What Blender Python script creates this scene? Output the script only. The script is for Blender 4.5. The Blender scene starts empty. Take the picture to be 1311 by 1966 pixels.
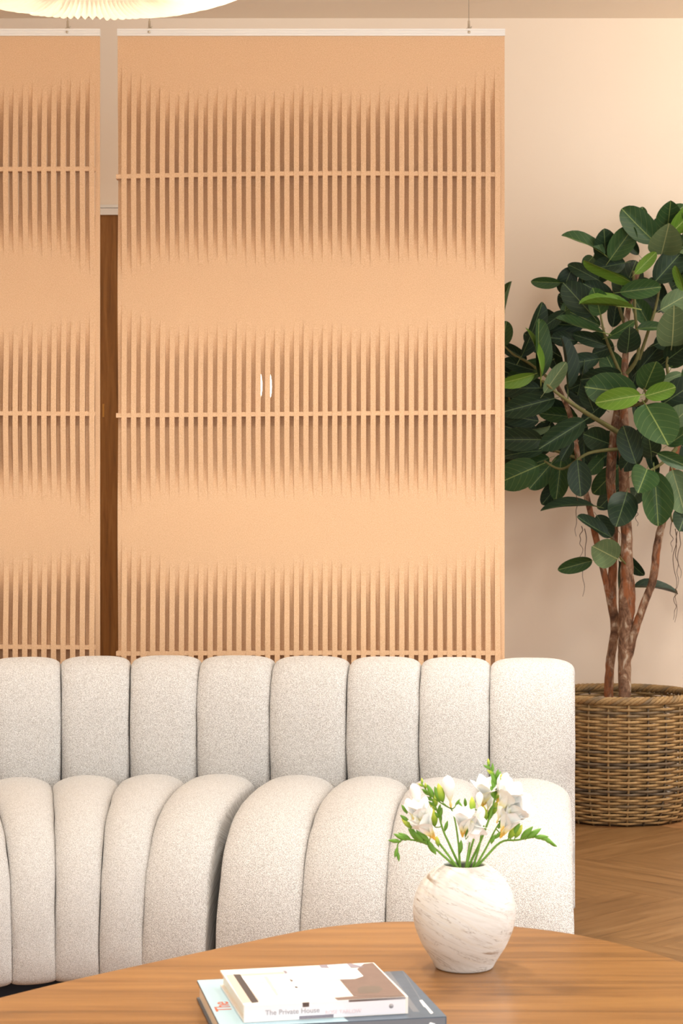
import bpy, math, random
from mathutils import Vector, Matrix, noise
random.seed(7)
scene = bpy.context.scene
COL = scene.collection
# ---------------------------------------------------------------- camera
F, HOR, CX, HC = 70.0/36.0*1966, 960.0, 655.5, 1.2      # focal length in px, horizon row, centre column, eye height
cam = bpy.data.cameras.new('camera'); cam_o = bpy.data.objects.new('camera', cam); COL.objects.link(cam_o)
cam.sensor_fit = 'VERTICAL'; cam.sensor_height = 36; cam.sensor_width = 24; cam.lens = 70
cam.shift_y = -(983.0-HOR)/1966.0
cam_o.location = (0, 0, HC); cam_o.rotation_euler = (math.pi/2, 0, 0)
cam.clip_start = .05; cam.clip_end = 100
cam.dof.use_dof = True; cam.dof.focus_distance = 4.9; cam.dof.aperture_fstop = 13
scene.camera = cam_o
# ---------------------------------------------------------------- light
def kel(r, g, b): return (r, g, b)
w = bpy.data.worlds.new('world'); scene.world = w; w.use_nodes = True
bg = w.node_tree.nodes['Background']; bg.inputs[0].default_value = (.92, .96, 1, 1); bg.inputs[1].default_value = 1.0
def area(name, loc, rot, sx, sy, power, col, spread=180):
    l = bpy.data.lights.new(name, 'AREA'); l.shape = 'RECTANGLE'; l.size = sx; l.size_y = sy
    l.energy = power; l.color = col; l.spread = math.radians(spread)
    o = bpy.data.objects.new(name, l); COL.objects.link(o); o.location = loc; o.rotation_euler = rot; return o
area('window_light_front', (1.0, -1.3, 1.65), (math.radians(90), 0, 0), 5.0, 2.4, 30, (.90, .95, 1))
area('window_light_side', (2.95, 3.4, 1.6), (math.radians(90), 0, math.radians(90)), 3.2, 2.2, 26, (.93, .97, 1))
def spot(name, loc, power, col, size=100, blend=.8, aim=(0, 0, -1)):
    l = bpy.data.lights.new(name, 'SPOT'); l.energy = power; l.color = col; l.spot_size = math.radians(size); l.spot_blend = blend
    l.shadow_soft_size = .12
    o = bpy.data.objects.new(name, l); COL.objects.link(o); o.location = loc
    o.rotation_euler = Vector(aim).to_track_quat('-Z', 'Y').to_euler(); return o
WARM = (1, .95, .87)
DOWN = [(2.5, 6.9, 3.10, 120), (.7, 4.6, 3.10, 90), (-.3, 4.3, 3.10, 110), (-2.2, 4.6, 3.10, 95), (2.2, 3.6, 3.10, 70), (0, 2.2, 3.10, 80), (-1.6, 7.0, 3.10, 45)]  # last one, behind the screens, is added to light the door and gap wall
for i, (x, y, z, p) in enumerate(DOWN): spot('downlight', (x, y, z), p, WARM, 130, 1)
spot('wall_washer', (2.0, 6.7, 2.95), 21, WARM, 150, 1, (-.35, 1, -.25))
spot('wall_washer', (-.2, 6.9, 2.98), 3, WARM, 150, 1, (-.3, 1, .05))
scene.view_settings.view_transform = 'Standard'; scene.view_settings.look = 'None'
scene.view_settings.gamma = 1; scene.view_settings.use_curve_mapping = False
scene.view_settings.exposure = .82
# ---------------------------------------------------------------- helpers
def at(px, py, Y): return Vector(((px-CX)/F*Y, Y, HC-(py-HOR)/F*Y))
def onz(px, py, z):
    Y = (HC-z)*F/(py-HOR); return Vector(((px-CX)/F*Y, Y, z))
def srgb(r, g, b):
    f = lambda c: (c/12.92 if c <= .04045 else ((c+.055)/1.055)**2.4)
    return (f(r/255), f(g/255), f(b/255), 1)
def parent(o, p):
    o.parent = p; o.matrix_parent_inverse = Matrix.Translation(-p.location)
def mesh(name, V, Fc, uv=None, smooth=True):
    me = bpy.data.meshes.new(name); me.from_pydata([tuple(v) for v in V], [], Fc)
    if uv:
        l = me.uv_layers.new(name='UVMap')
        for lo in me.loops: l.data[lo.index].uv = uv[lo.vertex_index]
    if smooth: me.polygons.foreach_set('use_smooth', [True]*len(me.polygons))
    me.update(); return me
def obj(name, me, mat, par=None):
    o = bpy.data.objects.new(name, me); COL.objects.link(o)
    if mat and not me.materials: me.materials.append(mat)
    if par: parent(o, par)
    return o
def build(name, g, mat, par=None, smooth=True, uv=None): return obj(name, mesh(name, g[0], g[1], uv, smooth), mat, par)
def thing(name, loc, label, cat, group=None):
    o = bpy.data.objects.new(name, None); COL.objects.link(o); o.location = loc; o.empty_display_size = .1
    return tag(o, label, cat, group)
def tag(o, label, cat, group=None):
    o['label'] = label; o['category'] = cat
    if group: o['group'] = group
    return o
def struct(o, label, cat):
    o['kind'] = 'structure'; o['label'] = label; o['category'] = cat; return o
def box(a, b):
    x0, y0, z0 = a; x1, y1, z1 = b
    V = [(x, y, z) for z in (z0, z1) for y in (y0, y1) for x in (x0, x1)]
    return V, [(0, 2, 3, 1), (4, 5, 7, 6), (0, 1, 5, 4), (2, 6, 7, 3), (0, 4, 6, 2), (1, 3, 7, 5)]
def join(*gs):
    V, Fc = [], []
    for g in gs:
        n = len(V); V += list(g[0]); Fc += [tuple(i+n for i in f) for f in g[1]]
    return V, Fc
def bevel(o, wd, seg=2):
    m = o.modifiers.new('bevel', 'BEVEL'); m.width = wd; m.segments = seg; m.limit_method = 'ANGLE'
def catmull(P, n, closed=False):
    P = [Vector(p) for p in P]; out = []; N = len(P)
    for i in range(N if closed else N-1):
        if closed: a, b, c, d = P[i-1], P[i], P[(i+1) % N], P[(i+2) % N]
        else: a, b, c, d = P[max(i-1, 0)], P[i], P[i+1], P[min(i+2, N-1)]
        for k in range(n):
            t = k/n
            out.append(.5*((2*b)+(c-a)*t+(2*a-5*b+4*c-d)*t*t+(3*b-a-3*c+d)*t**3))
    if not closed: out.append(P[-1])
    return out
def tube(P, R, sides=8, closed=False, cap=True):
    P = [Vector(p) for p in P]; N = len(P)
    if not hasattr(R, '__len__'): R = [R]*N
    V, Fc = [], []; ref = None
    for i in range(N):
        if closed: t = P[(i+1) % N]-P[i-1]
        else: t = P[min(i+1, N-1)]-P[max(i-1, 0)]
        t = t.normalized() if t.length > 1e-9 else Vector((0, 0, 1))
        if ref is None:
            ref = t.cross(Vector((0, 0, 1)))
            if ref.length < .1: ref = t.cross(Vector((0, 1, 0)))
        ref = (ref-t*ref.dot(t)).normalized(); b = t.cross(ref)
        for k in range(sides):
            a = 2*math.pi*k/sides; V.append(P[i]+(ref*math.cos(a)+b*math.sin(a))*R[i])
    for i in range(N if closed else N-1):
        j = (i+1) % N
        for k in range(sides):
            k2 = (k+1) % sides; Fc.append((i*sides+k, i*sides+k2, j*sides+k2, j*sides+k))
    if cap and not closed: Fc += [tuple(range(sides-1, -1, -1)), tuple((N-1)*sides+k for k in range(sides))]
    return V, Fc
def lathe(prof, c=(0, 0, 0), seg=48, cap=False):
    V = [(c[0]+r*math.cos(2*math.pi*k/seg), c[1]+r*math.sin(2*math.pi*k/seg), c[2]+z) for r, z in prof for k in range(seg)]
    Fc = [(i*seg+k, i*seg+(k+1) % seg, (i+1)*seg+(k+1) % seg, (i+1)*seg+k) for i in range(len(prof)-1) for k in range(seg)]
    if cap: Fc += [tuple(range(seg-1, -1, -1)), tuple((len(prof)-1)*seg+k for k in range(seg))]
    return V, Fc
def interp(T, x):
    if x <= T[0][0]: return T[0][1]
    for (a, b), (c, d) in zip(T, T[1:]):
        if x <= c: return b+(d-b)*(x-a)/(c-a)
    return T[-1][1]
# ---------------------------------------------------------------- materials
class NT:
    def __init__(s, name, rough=.6, spec=.4):
        s.m = bpy.data.materials.new(name); s.m.use_nodes = True; s.t = s.m.node_tree; s.b = s.t.nodes['Principled BSDF']
        s.b.inputs['Roughness'].default_value = rough; s.b.inputs['Specular IOR Level'].default_value = spec
    def n(s, typ, **k):
        x = s.t.nodes.new(typ)
        for a, v in k.items():
            if a.startswith('i_'):
                key = a[2:]; key = int(key) if key.isdigit() else key.replace('_', ' ')
                x.inputs[key].default_value = v
            else: setattr(x, a, v)
        return x
    def l(s, a, b): s.t.links.new(a, b)
    def co(s, kind='Object', scale=(1, 1, 1), rot=(0, 0, 0)):
        c = s.n('ShaderNodeTexCoord'); m = s.n('ShaderNodeMapping'); m.inputs['Scale'].default_value = scale; m.inputs['Rotation'].default_value = rot
        s.l(c.outputs[kind], m.inputs[0]); return m.outputs[0]
    def noise(s, vec, scale, detail=3, rough=.5, dist=0):
        x = s.n('ShaderNodeTexNoise'); x.inputs['Scale'].default_value = scale; x.inputs['Detail'].default_value = detail
        x.inputs['Roughness'].default_value = rough; x.inputs['Distortion'].default_value = dist
        if vec: s.l(vec, x.inputs['Vector'])
        return x.outputs['Fac']
    def ramp(s, fac, stops):
        x = s.n('ShaderNodeValToRGB'); e = x.color_ramp.elements
        while len(e) < len(stops): e.new(.5)
        for el, (p, c) in zip(e, stops): el.position = p; el.color = c
        s.l(fac, x.inputs[0]); return x.outputs[0]
    def mix(s, fac, a, b, mode='MIX'):
        x = s.n('ShaderNodeMix', data_type='RGBA', blend_type=mode)
        for inp, v in ((x.inputs[0], fac), (x.inputs[6], a), (x.inputs[7], b)):
            if hasattr(v, 'is_output'): s.l(v, inp)
            else: inp.default_value = v
        return x.outputs[2]
    def math(s, op, a, b=0., c=0.):
        x = s.n('ShaderNodeMath', operation=op)
        for i, v in enumerate((a, b, c)):
            if hasattr(v, 'is_output'): s.l(v, x.inputs[i])
            else: x.inputs[i].default_value = v
        return x.outputs[0]
    def mr(s, v, a, b, c, d):
        x = s.n('ShaderNodeMapRange'); s.l(v, x.inputs[0])
        for i, q in enumerate((a, b, c, d)): x.inputs[i+1].default_value = q
        return x.outputs[0]
    def bump(s, h, strength=.3, dist=.01):
        x = s.n('ShaderNodeBump'); x.inputs['Strength'].default_value = strength; x.inputs['Distance'].default_value = dist
        s.l(h, x.inputs['Height']); s.l(x.outputs[0], s.b.inputs['Normal'])
    def col(s, c):
        if hasattr(c, 'is_output'): s.l(c, s.b.inputs['Base Color'])
        else: s.b.inputs['Base Color'].default_value = c
        return s
def plain(name, c, rough=.6, spec=.4, metal=0, var=.0, vs=30):
    t = NT(name, rough, spec); t.b.inputs['Metallic'].default_value = metal
    if var:
        f = t.noise(t.co(), vs, 4); d = tuple(x*(1-var) for x in c[:3])+(1,)
        t.col(t.ramp(f, [(.3, d), (.7, c)]))
    else: t.col(c)
    return t.m
def m_wall():
    t = NT('wall_paint', .85, .2); f = t.noise(t.co(), 1.2, 2); t.col(t.ramp(f, [(.3, srgb(243, 228, 209)), (.7, srgb(246, 232, 214))]))
    t.bump(t.noise(t.co(), 220, 2), .05, .002); return t.m
def m_felt():
    t = NT('felt', .95, .12); v = t.co()
    a = t.noise(v, 420, 3, .65); b = t.noise(t.co(scale=(1, 1, .35)), 900, 2)
    c = t.ramp(a, [(.28, srgb(204, 164, 124)), (.5, srgb(222, 184, 145)), (.74, srgb(236, 204, 170))])
    t.col(t.mix(.22, c, t.ramp(b, [(.35, srgb(186, 146, 108)), (.65, srgb(240, 208, 174))])))
    t.bump(a, .25, .002); t.b.inputs['Sheen Weight'].default_value = .15; return t.m
def m_boucle():
    t = NT('boucle', .95, .15); uv = t.n('ShaderNodeTexCoord').outputs['UV']
    mp = t.n('ShaderNodeMapping'); t.l(uv, mp.inputs[0]); mp.inputs['Rotation'].default_value = (0, 0, .6); mp.inputs['Scale'].default_value = (1, .72, 1)
    vo = t.n('ShaderNodeTexVoronoi'); vo.inputs['Scale'].default_value = 760; vo.inputs['Randomness'].default_value = .8; t.l(mp.outputs[0], vo.inputs['Vector'])
    sp = t.n('ShaderNodeSeparateColor'); t.l(vo.outputs['Color'], sp.inputs[0])
    yarn = t.ramp(sp.outputs[0], [(.0, srgb(208, 203, 197)), (.25, srgb(228, 225, 220)), (.6, srgb(241, 239, 235)), (1, srgb(250, 249, 246))])
    gap = t.mr(vo.outputs['Distance'], .30, .70, 0, .7)
    t.col(t.mix(gap, yarn, srgb(146, 140, 134)))
    h = t.math('SUBTRACT', 1.0, vo.outputs['Distance']); t.bump(h, .55, .003); t.b.inputs['Sheen Weight'].default_value = .1
    return t.m
def m_wood(name, c1, c2, c3, scale=(1, 1, 1), rot=(0, 0, 0), rough=.4, rnd=False, ring=9, spec=.4, coat=0):
    t = NT(name, rough, spec); v = t.co(scale=scale, rot=rot)
    if rnd:
        oi = t.n('ShaderNodeObjectInfo'); ad = t.n('ShaderNodeVectorMath', operation='ADD'); t.l(v, ad.inputs[0])
        cb = t.n('ShaderNodeCombineXYZ'); mu = t.math('MULTIPLY', oi.outputs['Random'], 37.); t.l(mu, cb.inputs[0]); t.l(mu, cb.inputs[1]); t.l(cb.outputs[0], ad.inputs[1]); v = ad.outputs[0]
    a = t.noise(v, ring, 5, .6, .6); b = t.noise(v, ring*7, 4, .6)
    c = t.ramp(a, [(.3, c1), (.5, c2), (.7, c3)])
    c = t.mix(t.mr(b, .48, .72, 0, .28), c, c1)
    if rnd: c = t.mix(t.mr(oi.outputs['Random'], 0, 1, 0, .4), c, c1)
    t.col(c); t.bump(b, .08, .002); t.b.inputs['Coat Weight'].default_value = coat; t.b.inputs['Coat Roughness'].default_value = .25
    return t.m
def m_leaf(name, base, dark, vein, rough=.48):
    t = NT(name, rough, .28); uv = t.n('ShaderNodeTexCoord').outputs['UV']; s = t.n('ShaderNodeSeparateXYZ'); t.l(uv, s.inputs[0])
    a = t.math('ABSOLUTE', t.math('SUBTRACT', s.outputs[0], .5))
    mid = t.mr(a, .008, .02, 1, 0)
    ph = t.math('SUBTRACT', t.math('MULTIPLY', s.outputs[1], 6.0), t.math('MULTIPLY', a, t.math('ADD', 2.6, t.math('MULTIPLY', a, 5.0))))
    tri = t.math('ABSOLUTE', t.math('SUBTRACT', t.math('FRACT', ph), .5)); lat = t.mr(tri, .008, .028, .6, 0)
    f = t.math('MAXIMUM', mid, lat); n = t.noise(t.co(scale=(1, 1, 1)), 3, 3)
    oi = t.n('ShaderNodeObjectInfo')
    c = t.mix(t.math('MULTIPLY', t.math('ADD', n, oi.outputs['Random']), .5), base, dark)
    t.col(t.mix(t.math('MULTIPLY', f, .8), c, vein)); t.bump(t.math('SUBTRACT', 1., f), .15, .01)
    t.b.inputs['Subsurface Weight'].default_value = 0
    return t.m
M = dict(
    wall=m_wall(), ceiling=plain('ceiling_paint', srgb(248, 236, 220), .9, .2), felt=m_felt(), boucle=m_boucle(),
    white=plain('white_paint', srgb(240, 236, 228), .5), alu=plain('white_aluminium', srgb(238, 236, 230), .4, .5),
    nickel=plain('nickel', srgb(214, 204, 184), .35, .5, .45), brass=plain('brass', srgb(205, 160, 90), .35, .5, .8), wire=plain('steel_wire', srgb(170, 165, 155), .4, .5, 1),
    door=m_wood('door_wood', srgb(112, 72, 32), srgb(140, 92, 42), srgb(156, 108, 56), (14, 14, .9), rough=.5, ring=4),
    table=m_wood('walnut_top', srgb(106, 70, 34), srgb(140, 96, 50), srgb(158, 112, 60), (.5, 8.5, 8), (0, 0, .05), rough=.3, ring=2.6, spec=.5),
    table_dark=plain('table_base_wood', srgb(120, 72, 38), .5, var=.2),
    plank=m_wood('oak_plank', srgb(110, 78, 44), srgb(134, 98, 59), srgb(148, 112, 72), (1.1, 11, 4), rough=.42, rnd=True, ring=2.4),
    subfloor=m_wood('oak_floor', srgb(120, 82, 48), srgb(150, 106, 64), srgb(166, 122, 78), (2, 9, 4), (0, 0, .785), rough=.55, ring=3),
    plinth=plain('dark_plinth', srgb(38, 38, 42), .8), bark=None, soil=plain('soil', srgb(60, 44, 32), .95, var=.4),
    pot=plain('black_pot', srgb(40, 38, 36), .6), root=plain('aerial_root', srgb(92, 66, 46), .9),
    branch=plain('green_branch', srgb(122, 120, 72), .7, var=.25, vs=60),
)
def m_bark():
    t = NT('bark', .85, .25); v = t.co(scale=(1, 1, .6)); a = t.noise(v, 30, 5, .65, .8); b = t.noise(t.co(scale=(1, 1, .5)), 13, 4, .6, .4); c = t.noise(t.co(scale=(1, 1, .25)), 120, 3)
    x = t.ramp(a, [(.36, srgb(92, 70, 56)), (.47, srgb(134, 100, 78)), (.57, srgb(166, 134, 108)), (.64, srgb(204, 186, 164))])
    x = t.mix(t.mr(b, .53, .60, 0, .8), x, srgb(164, 100, 62)); t.col(t.mix(t.mr(c, .5, .7, 0, .45), x, srgb(84, 60, 46)))
    t.bump(a, .6, .008); return t.m
M['bark'] = m_bark()
M['leaf_dark'] = m_leaf('leaf_dark', srgb(38, 62, 40), srgb(28, 46, 30), srgb(112, 134, 84))
M['leaf_mid'] = m_leaf('leaf_mid', srgb(60, 92, 48), srgb(44, 72, 40), srgb(146, 164, 92))
M['leaf_light'] = m_leaf('leaf_light', srgb(112, 150, 54), srgb(88, 128, 42), srgb(184, 200, 112), .45)
M['leaf_pale'] = m_leaf('leaf_pale', srgb(110, 132, 92), srgb(84, 108, 74), srgb(174, 182, 126), .55)
def m_wicker():
    t = NT('wicker', .6, .35); oi = t.n('ShaderNodeObjectInfo'); n = t.noise(t.co(scale=(1, 1, 1)), 14, 3); g = t.noise(t.co(), 160, 3)
    f = t.math('ADD', t.math('MULTIPLY', oi.outputs['Random'], .95), t.math('MULTIPLY', n, .3))
    c = t.ramp(f, [(.22, srgb(112, 98, 80)), (.40, srgb(130, 112, 86)), (.46, srgb(164, 134, 90)), (.8, srgb(190, 156, 106)), (1, srgb(164, 130, 84))])
    t.col(t.mix(t.mr(g, .4, .75, 0, .5), c, srgb(112, 86, 56))); t.bump(g, .3, .002); return t.m
M['wicker'] = m_wicker()
def m_marble():
    t = NT('streaked_stone', .5, .4); v0 = t.co(rot=(0, -.42, 0)); mp = t.n('ShaderNodeMapping'); mp.inputs['Scale'].default_value = (1, 1, 9); t.l(v0, mp.inputs[0]); v = mp.outputs[0]; a = t.noise(v, 9, 6, .62, .7); b = t.noise(v, 11, 5, .55, .5); k = t.noise(t.co(), 11, 3)
    c = t.ramp(a, [(.36, srgb(212, 207, 198)), (.5, srgb(226, 223, 217)), (.62, srgb(222, 216, 205))])
    m1 = t.math('MULTIPLY', t.mr(b, .58, .68, 0, .95), t.mr(k, .46, .62, 0, 1))
    c = t.mix(m1, c, srgb(158, 132, 106)); d = t.noise(v, 6, 5, .6, .8)
    t.col(t.mix(t.mr(t.math('ABSOLUTE', t.math('SUBTRACT', d, .5)), 0, .010, .6, 0), c, srgb(140, 124, 108))); return t.m
M['marble'] = m_marble()
def m_emit(name, c, s):
    t = NT(name, .5); t.col((.9, .85, .75, 1)); t.b.inputs['Emission Color'].default_value = c; t.b.inputs['Emission Strength'].default_value = s; return t.m
M['glow'] = m_emit('lamp_diffuser', (1, .97, .9, 1), 2.5)
def m_shade():
    t = NT('pleated_fabric', .8, .2); t.col(srgb(250, 240, 222)); t.b.inputs['Transmission Weight'].default_value = 0
    tr = t.n('ShaderNodeBsdfTranslucent'); tr.inputs[0].default_value = srgb(255, 247, 234); mx = t.n('ShaderNodeMixShader'); mx.inputs[0].default_value = .55
    t.l(t.b.outputs[0], mx.inputs[1]); t.l(tr.outputs[0], mx.inputs[2]); t.l(mx.outputs[0], t.t.nodes['Material Output'].inputs[0]); return t.m
M['shade'] = m_shade()
for k, c in dict(petal=(250, 249, 244), petal_yellow=(246, 232, 150), throat=(238, 196, 84), stem=(120, 164, 62), bud=(112, 160, 58), bud_tip=(176, 196, 66),
                 cover=(244, 236, 226), pages=(238, 228, 208), blue=(176, 206, 216), slate=(92, 106, 120), slate2=(120, 126, 134), spine=(238, 236, 240),
                 beige=(214, 197, 182), bar=(70, 68, 70), floorpic=(132, 112, 104), mauve=(150, 142, 152), paper=(252, 250, 248), creamline=(230, 214, 192),
                 print=(172, 168, 170), pink=(232, 210, 212), orange=(206, 96, 58), blackish=(50, 46, 44), rugpic=(116, 106, 98)).items():
    M[k] = plain(k, srgb(*c), .5 if k in ('petal', 'petal_yellow', 'stem', 'bud') else .35, .35, var=.12 if k in ('stem', 'bud', 'slate', 'floorpic') else 0, vs=60)
def m_bloom(nm, stops):
    t = NT(nm, .55, .3); c = t.n('ShaderNodeTexCoord'); sp = t.n('ShaderNodeSeparateXYZ'); t.l(c.outputs['Generated'], sp.inputs[0]); t.col(t.ramp(sp.outputs[2], stops))
    t.b.inputs['Subsurface Weight'].default_value = .15; t.b.inputs['Subsurface Radius'].default_value = (.01, .01, .006); return t.m
M['bloom'] = m_bloom('bloom', [(0, srgb(240, 200, 96)), (.18, srgb(247, 236, 170)), (.42, srgb(252, 250, 240)), (1, srgb(254, 254, 252))])
M['bud_tip'] = m_bloom('green_yellow_bud', [(0, srgb(104, 154, 54)), (.5, srgb(160, 188, 64)), (1, srgb(222, 222, 96))])
def text(name, s, size, mat, mtx, par=None, ext=.0003):
    c = bpy.data.curves.new(name, 'FONT'); c.body = s; c.size = size; c.extrude = ext
    o = bpy.data.objects.new(name, c); COL.objects.link(o); bpy.context.view_layer.update()
    me = bpy.data.meshes.new_from_object(o.evaluated_get(bpy.context.evaluated_depsgraph_get())); bpy.data.objects.remove(o)
    me.materials.clear(); r = obj(name, me, mat, par); r.matrix_basis = mtx; return r
# ---------------------------------------------------------------- room
WY, ZC = 8.0, HC+(HOR-35)*8.0/F
XL, XR, YF = -3.2, 3.2, -1.6
struct(build('wall_back', box((XL-.1, WY, -.1), (XR+.1, WY+.1, ZC+.1)), M['wall'], smooth=False), 'warm cream painted wall behind the plant and hanging screens', 'wall')
struct(build('wall_left', box((XL-.1, YF, -.1), (XL, WY, ZC+.1)), M['wall'], smooth=False), 'cream painted side wall left of the sofa', 'wall')
struct(build('wall_right', join(box((XR, YF, -.1), (XR+.1, 1.6, ZC+.1)), box((XR, 5.2, -.1), (XR+.1, WY, ZC+.1)), box((XR, 1.6, -.1), (XR+.1, 5.2, .4)), box((XR, 1.6, 2.8), (XR+.1, 5.2, ZC+.1))), M['wall'], smooth=False), 'cream painted side wall with a window opening on the right', 'wall')
struct(build('ceiling', box((XL, YF, ZC), (XR, WY, ZC+.1)), M['ceiling'], smooth=False), 'plain cream ceiling above the wall and lamp', 'ceiling')
floor = struct(build('floor', box((XL, YF, -.1), (XR, WY, 0)), M['subfloor'], smooth=False), 'oak herringbone wood floor beside the sofa', 'floor')
PW, PL = .18, .9
pg = box((.0004, .0004, -.003), (PL-.0004, PW-.0004, .0016)); pm = mesh('plank', pg[0], pg[1], None, False); pm.materials.append(M['plank'])
c45, s45 = math.cos(math.pi/4), math.sin(math.pi/4); O = Vector((.86, 6.62))
for i in range(-40, 41):
    for j in range(-8, 9):
        for kind in (0, 1):
            bx, by = -PW*i+PL*j, PW*i+PL*j
            if kind == 0: lx, ly, rot = bx, by, 0; mx, my = bx+PL/2, by+PW/2
            else: lx, ly, rot = bx+PL+PW, by, math.pi/2; mx, my = bx+PL+PW/2, by+PL/2
            X, Yv = O.x+c45*mx-s45*my, O.y+s45*mx+c45*my
            if not (-.2 < X < 2.4 and 4.1 < Yv < 7.55): continue
            o = obj('plank', pm, None, floor)
            o.location = (O.x+c45*lx-s45*ly, O.y+s45*lx+c45*ly, 0); o.rotation_euler = (0, 0, math.pi/4+rot)
# baseboard hidden low, door with number
struct(build('baseboard_back', box((-.44, WY-.012, 0), (XR, WY, .07)), M['white'], smooth=False), 'low white baseboard along the back wall behind the basket', 'baseboard')
dz = HC+(HOR-415)*WY/F
door = struct(build('door_1', box((-1.46, WY-.03, .004), (-.5, WY-.002, dz)), M['door'], smooth=False), 'dark brown wooden door seen between the two hanging screens', 'door')
struct(build('trim_1', join(box((-1.53, WY-.04, dz), (-.43, WY, dz+.026)), box((-1.53, WY-.04, 0), (-1.46, WY, dz)), box((-.5, WY-.04, 0), (-.43, WY, dz)), box((-1.53, WY-.028, dz+.03), (-.43, WY, dz+.042))), M['white'], smooth=False), 'white painted door frame around the brown door', 'trim')
p1 = at(189, 801, WY-.031); mt = Matrix.Translation(p1)@Matrix.Rotation(math.pi/2, 4, 'X')
text('door_number', '1', .078, M['brass'], mt, door, .001)
# ---------------------------------------------------------------- hanging felt screens
PY = 6.24; PXM = F/PY; TH = .009; AMP = .0185
def py2z(py): return HC-(py-HOR)/PXM
def px2x(px): return (px-CX)/PXM
def ss(t): t = min(1, max(0, t)); return t*t*(3-2*t)
def screen(x0, per, nper, rails, label, hooks, flip, lens=()):
    n = nper*2+1; x1 = x0+nper*per+per*.5; ztop = py2z(69); zbot = .06
    th = thing('hanging_screen', ((x0+x1)/2, PY, zbot), label, 'room divider', 'slatted felt hanging screens')
    wf, wr = per*.54, per*.46; rnd = random.Random(3+flip)
    for i in range(n):
        front = (i % 2 == 1); k = i//2; xa = x0+k*per+(wr if front else 0); xb = xa+(wf if front else wr)
        last = i == n-1
        if last: xb = x1
        sgn = 0 if last else (-1 if front else 1); u = ((xa+xb)/2-x0)/(x1-x0); e = abs(2*u-1); arch = max(0, (e-.72)/.28)**1.3
        jit = rnd.uniform(-14, 14)
        bands = []
        for q, (ra, hu, hl) in enumerate(rails):
            ry = ra+(0); bands.append((py2z(ry), py2z(ry-hu+jit-arch*46), py2z(ry+hl+jit*.7+arch*42)))
        zs = [ztop]
        for (zr, zt, zb) in bands:
            for m in range(11): zs.append(zt+(zr-zt)*m/10)
            for m in range(1, 11): zs.append(zr+(zb-zr)*m/10)
        for ln in lens:
            if ln[0] == i: zs += [ln[1]+d for d in (-.045, -.035, -.02, 0, .02, .035, .045)]
        zs.append(zbot); zs = sorted(set(max(zbot, min(ztop, z)) for z in zs), reverse=True)
        V = []; 
        for z in zs:
            d = 0
            for (zr, zt, zb) in bands:
                if zb < z < zt: d = max(d, ss((zt-z)/(zt-zr))**.85 if z > zr else ss((z-zb)/(zr-zb))**.85)
            y = PY+sgn*AMP*d; xl = xa-(.0027*d if sgn == 1 and i else 0); xr = xb+(.0027*d if sgn == 1 else 0)
            for ln in lens:
                if ln[0] == i and abs(z-ln[1]) < .045: xl += ln[2]*math.cos((z-ln[1])/.045*math.pi/2)
            V += [(xl, y-TH/2, z), (xr, y-TH/2, z), (xr, y+TH/2, z), (xl, y+TH/2, z)]
        Fc = []; 
        for a in range(len(zs)-1):
            b0, b1 = a*4, a*4+4
            for s in range(4):
                s2 = (s+1) % 4; Fc.append((b0+s, b1+s, b1+s2, b0+s2))
        Fc += [(0, 1, 2, 3), tuple((len(zs)-1)*4+s for s in (3, 2, 1, 0))]
        build('slat', (V, Fc), M['felt'], th, smooth=False)
    for (ra, hu, hl) in rails:
        sl = flip_slope.get((flip, ra), (0, 0, 0)); P = []
        xs = [x0-.003+(x1-.5*per-x0+.003+.002)*m/12 for m in range(13)]; V, Fc = [], []
        for m, x in enumerate(xs):
            t = m/12; z = py2z(ra+sl[0]*(1-t)+sl[2]*t+sl[1]*4*t*(1-t)); h = .0068; dpt = AMP-TH/2-.0005; dfr = AMP+TH/2-.0015
            V += [(x, PY-dfr, z-h), (x, PY+dpt, z-h), (x, PY+dpt, z+h), (x, PY-dfr, z+h)]
        for m in range(12):
            for s in range(4):
                s2 = (s+1) % 4; Fc.append((m*4+s, m*4+s2, m*4+4+s2, m*4+4+s))
        Fc += [(3, 2, 1, 0), (48, 49, 50, 51)]
        build('rail', (V, Fc), M['felt'], th, smooth=False)
    zt0, zt1 = py2z(70), py2z(56.5)
    hr = build('head_rail', join(box((x0-.001, PY-.011, zt0), (x1+.001, PY+.011, zt0+.006)), box((x0-.001, PY-.0095, zt0+.006), (x1+.001, PY+.0095, zt0+.0075)),
               box((x0-.001, PY-.011, zt0+.0075), (x1+.001, PY+.011, zt0+.0145)), box((x0-.001, PY-.0095, zt0+.0145), (x1+.001, PY+.0095, zt0+.016)), box((x0-.001, PY-.011, zt0+.016), (x1+.001, PY+.011, zt1))), M['alu'], th, smooth=False)
    for hp in hooks:
        x = px2x(hp)
        g = tube([(x, PY, zt1-.002), (x, PY, zt1+.003), (x, PY, zt1+.003), (x, PY, zt1+.026), (x, PY, zt1+.028), (x, PY, zt1+.034)], [.009, .009, .0038, .0038, .0018, .0015], 12)
        gr = build('cable_gripper', g, M['nickel'], th); 
        build('side_screw', tube([(x+.004, PY-.002, zt1+.004), (x+.009, PY-.002, zt1+.009)], .0018, 8), M['nickel'], gr)
        build('screw', tube([(x, PY-.0105, zt0+.011), (x, PY-.0135, zt0+.011)], .0042, 12), M['nickel'], hr)
        build('cable', tube([(x, PY, zt1+.03), (x, PY, ZC)], .0008, 6), M['wire'], th)
flip_slope = {(0, 337): (4, -4, 0), (0, 795): (3, 0, -3), (0, 1252): (2, -1, 1), (1, 327): (2, 0, -1), (1, 793): (-2, 0, 2), (1, 1240): (-3, 0, 2)}
PER = 18.33/PXM
lz = py2z(741); k0 = round((506-226)/18.33)
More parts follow.
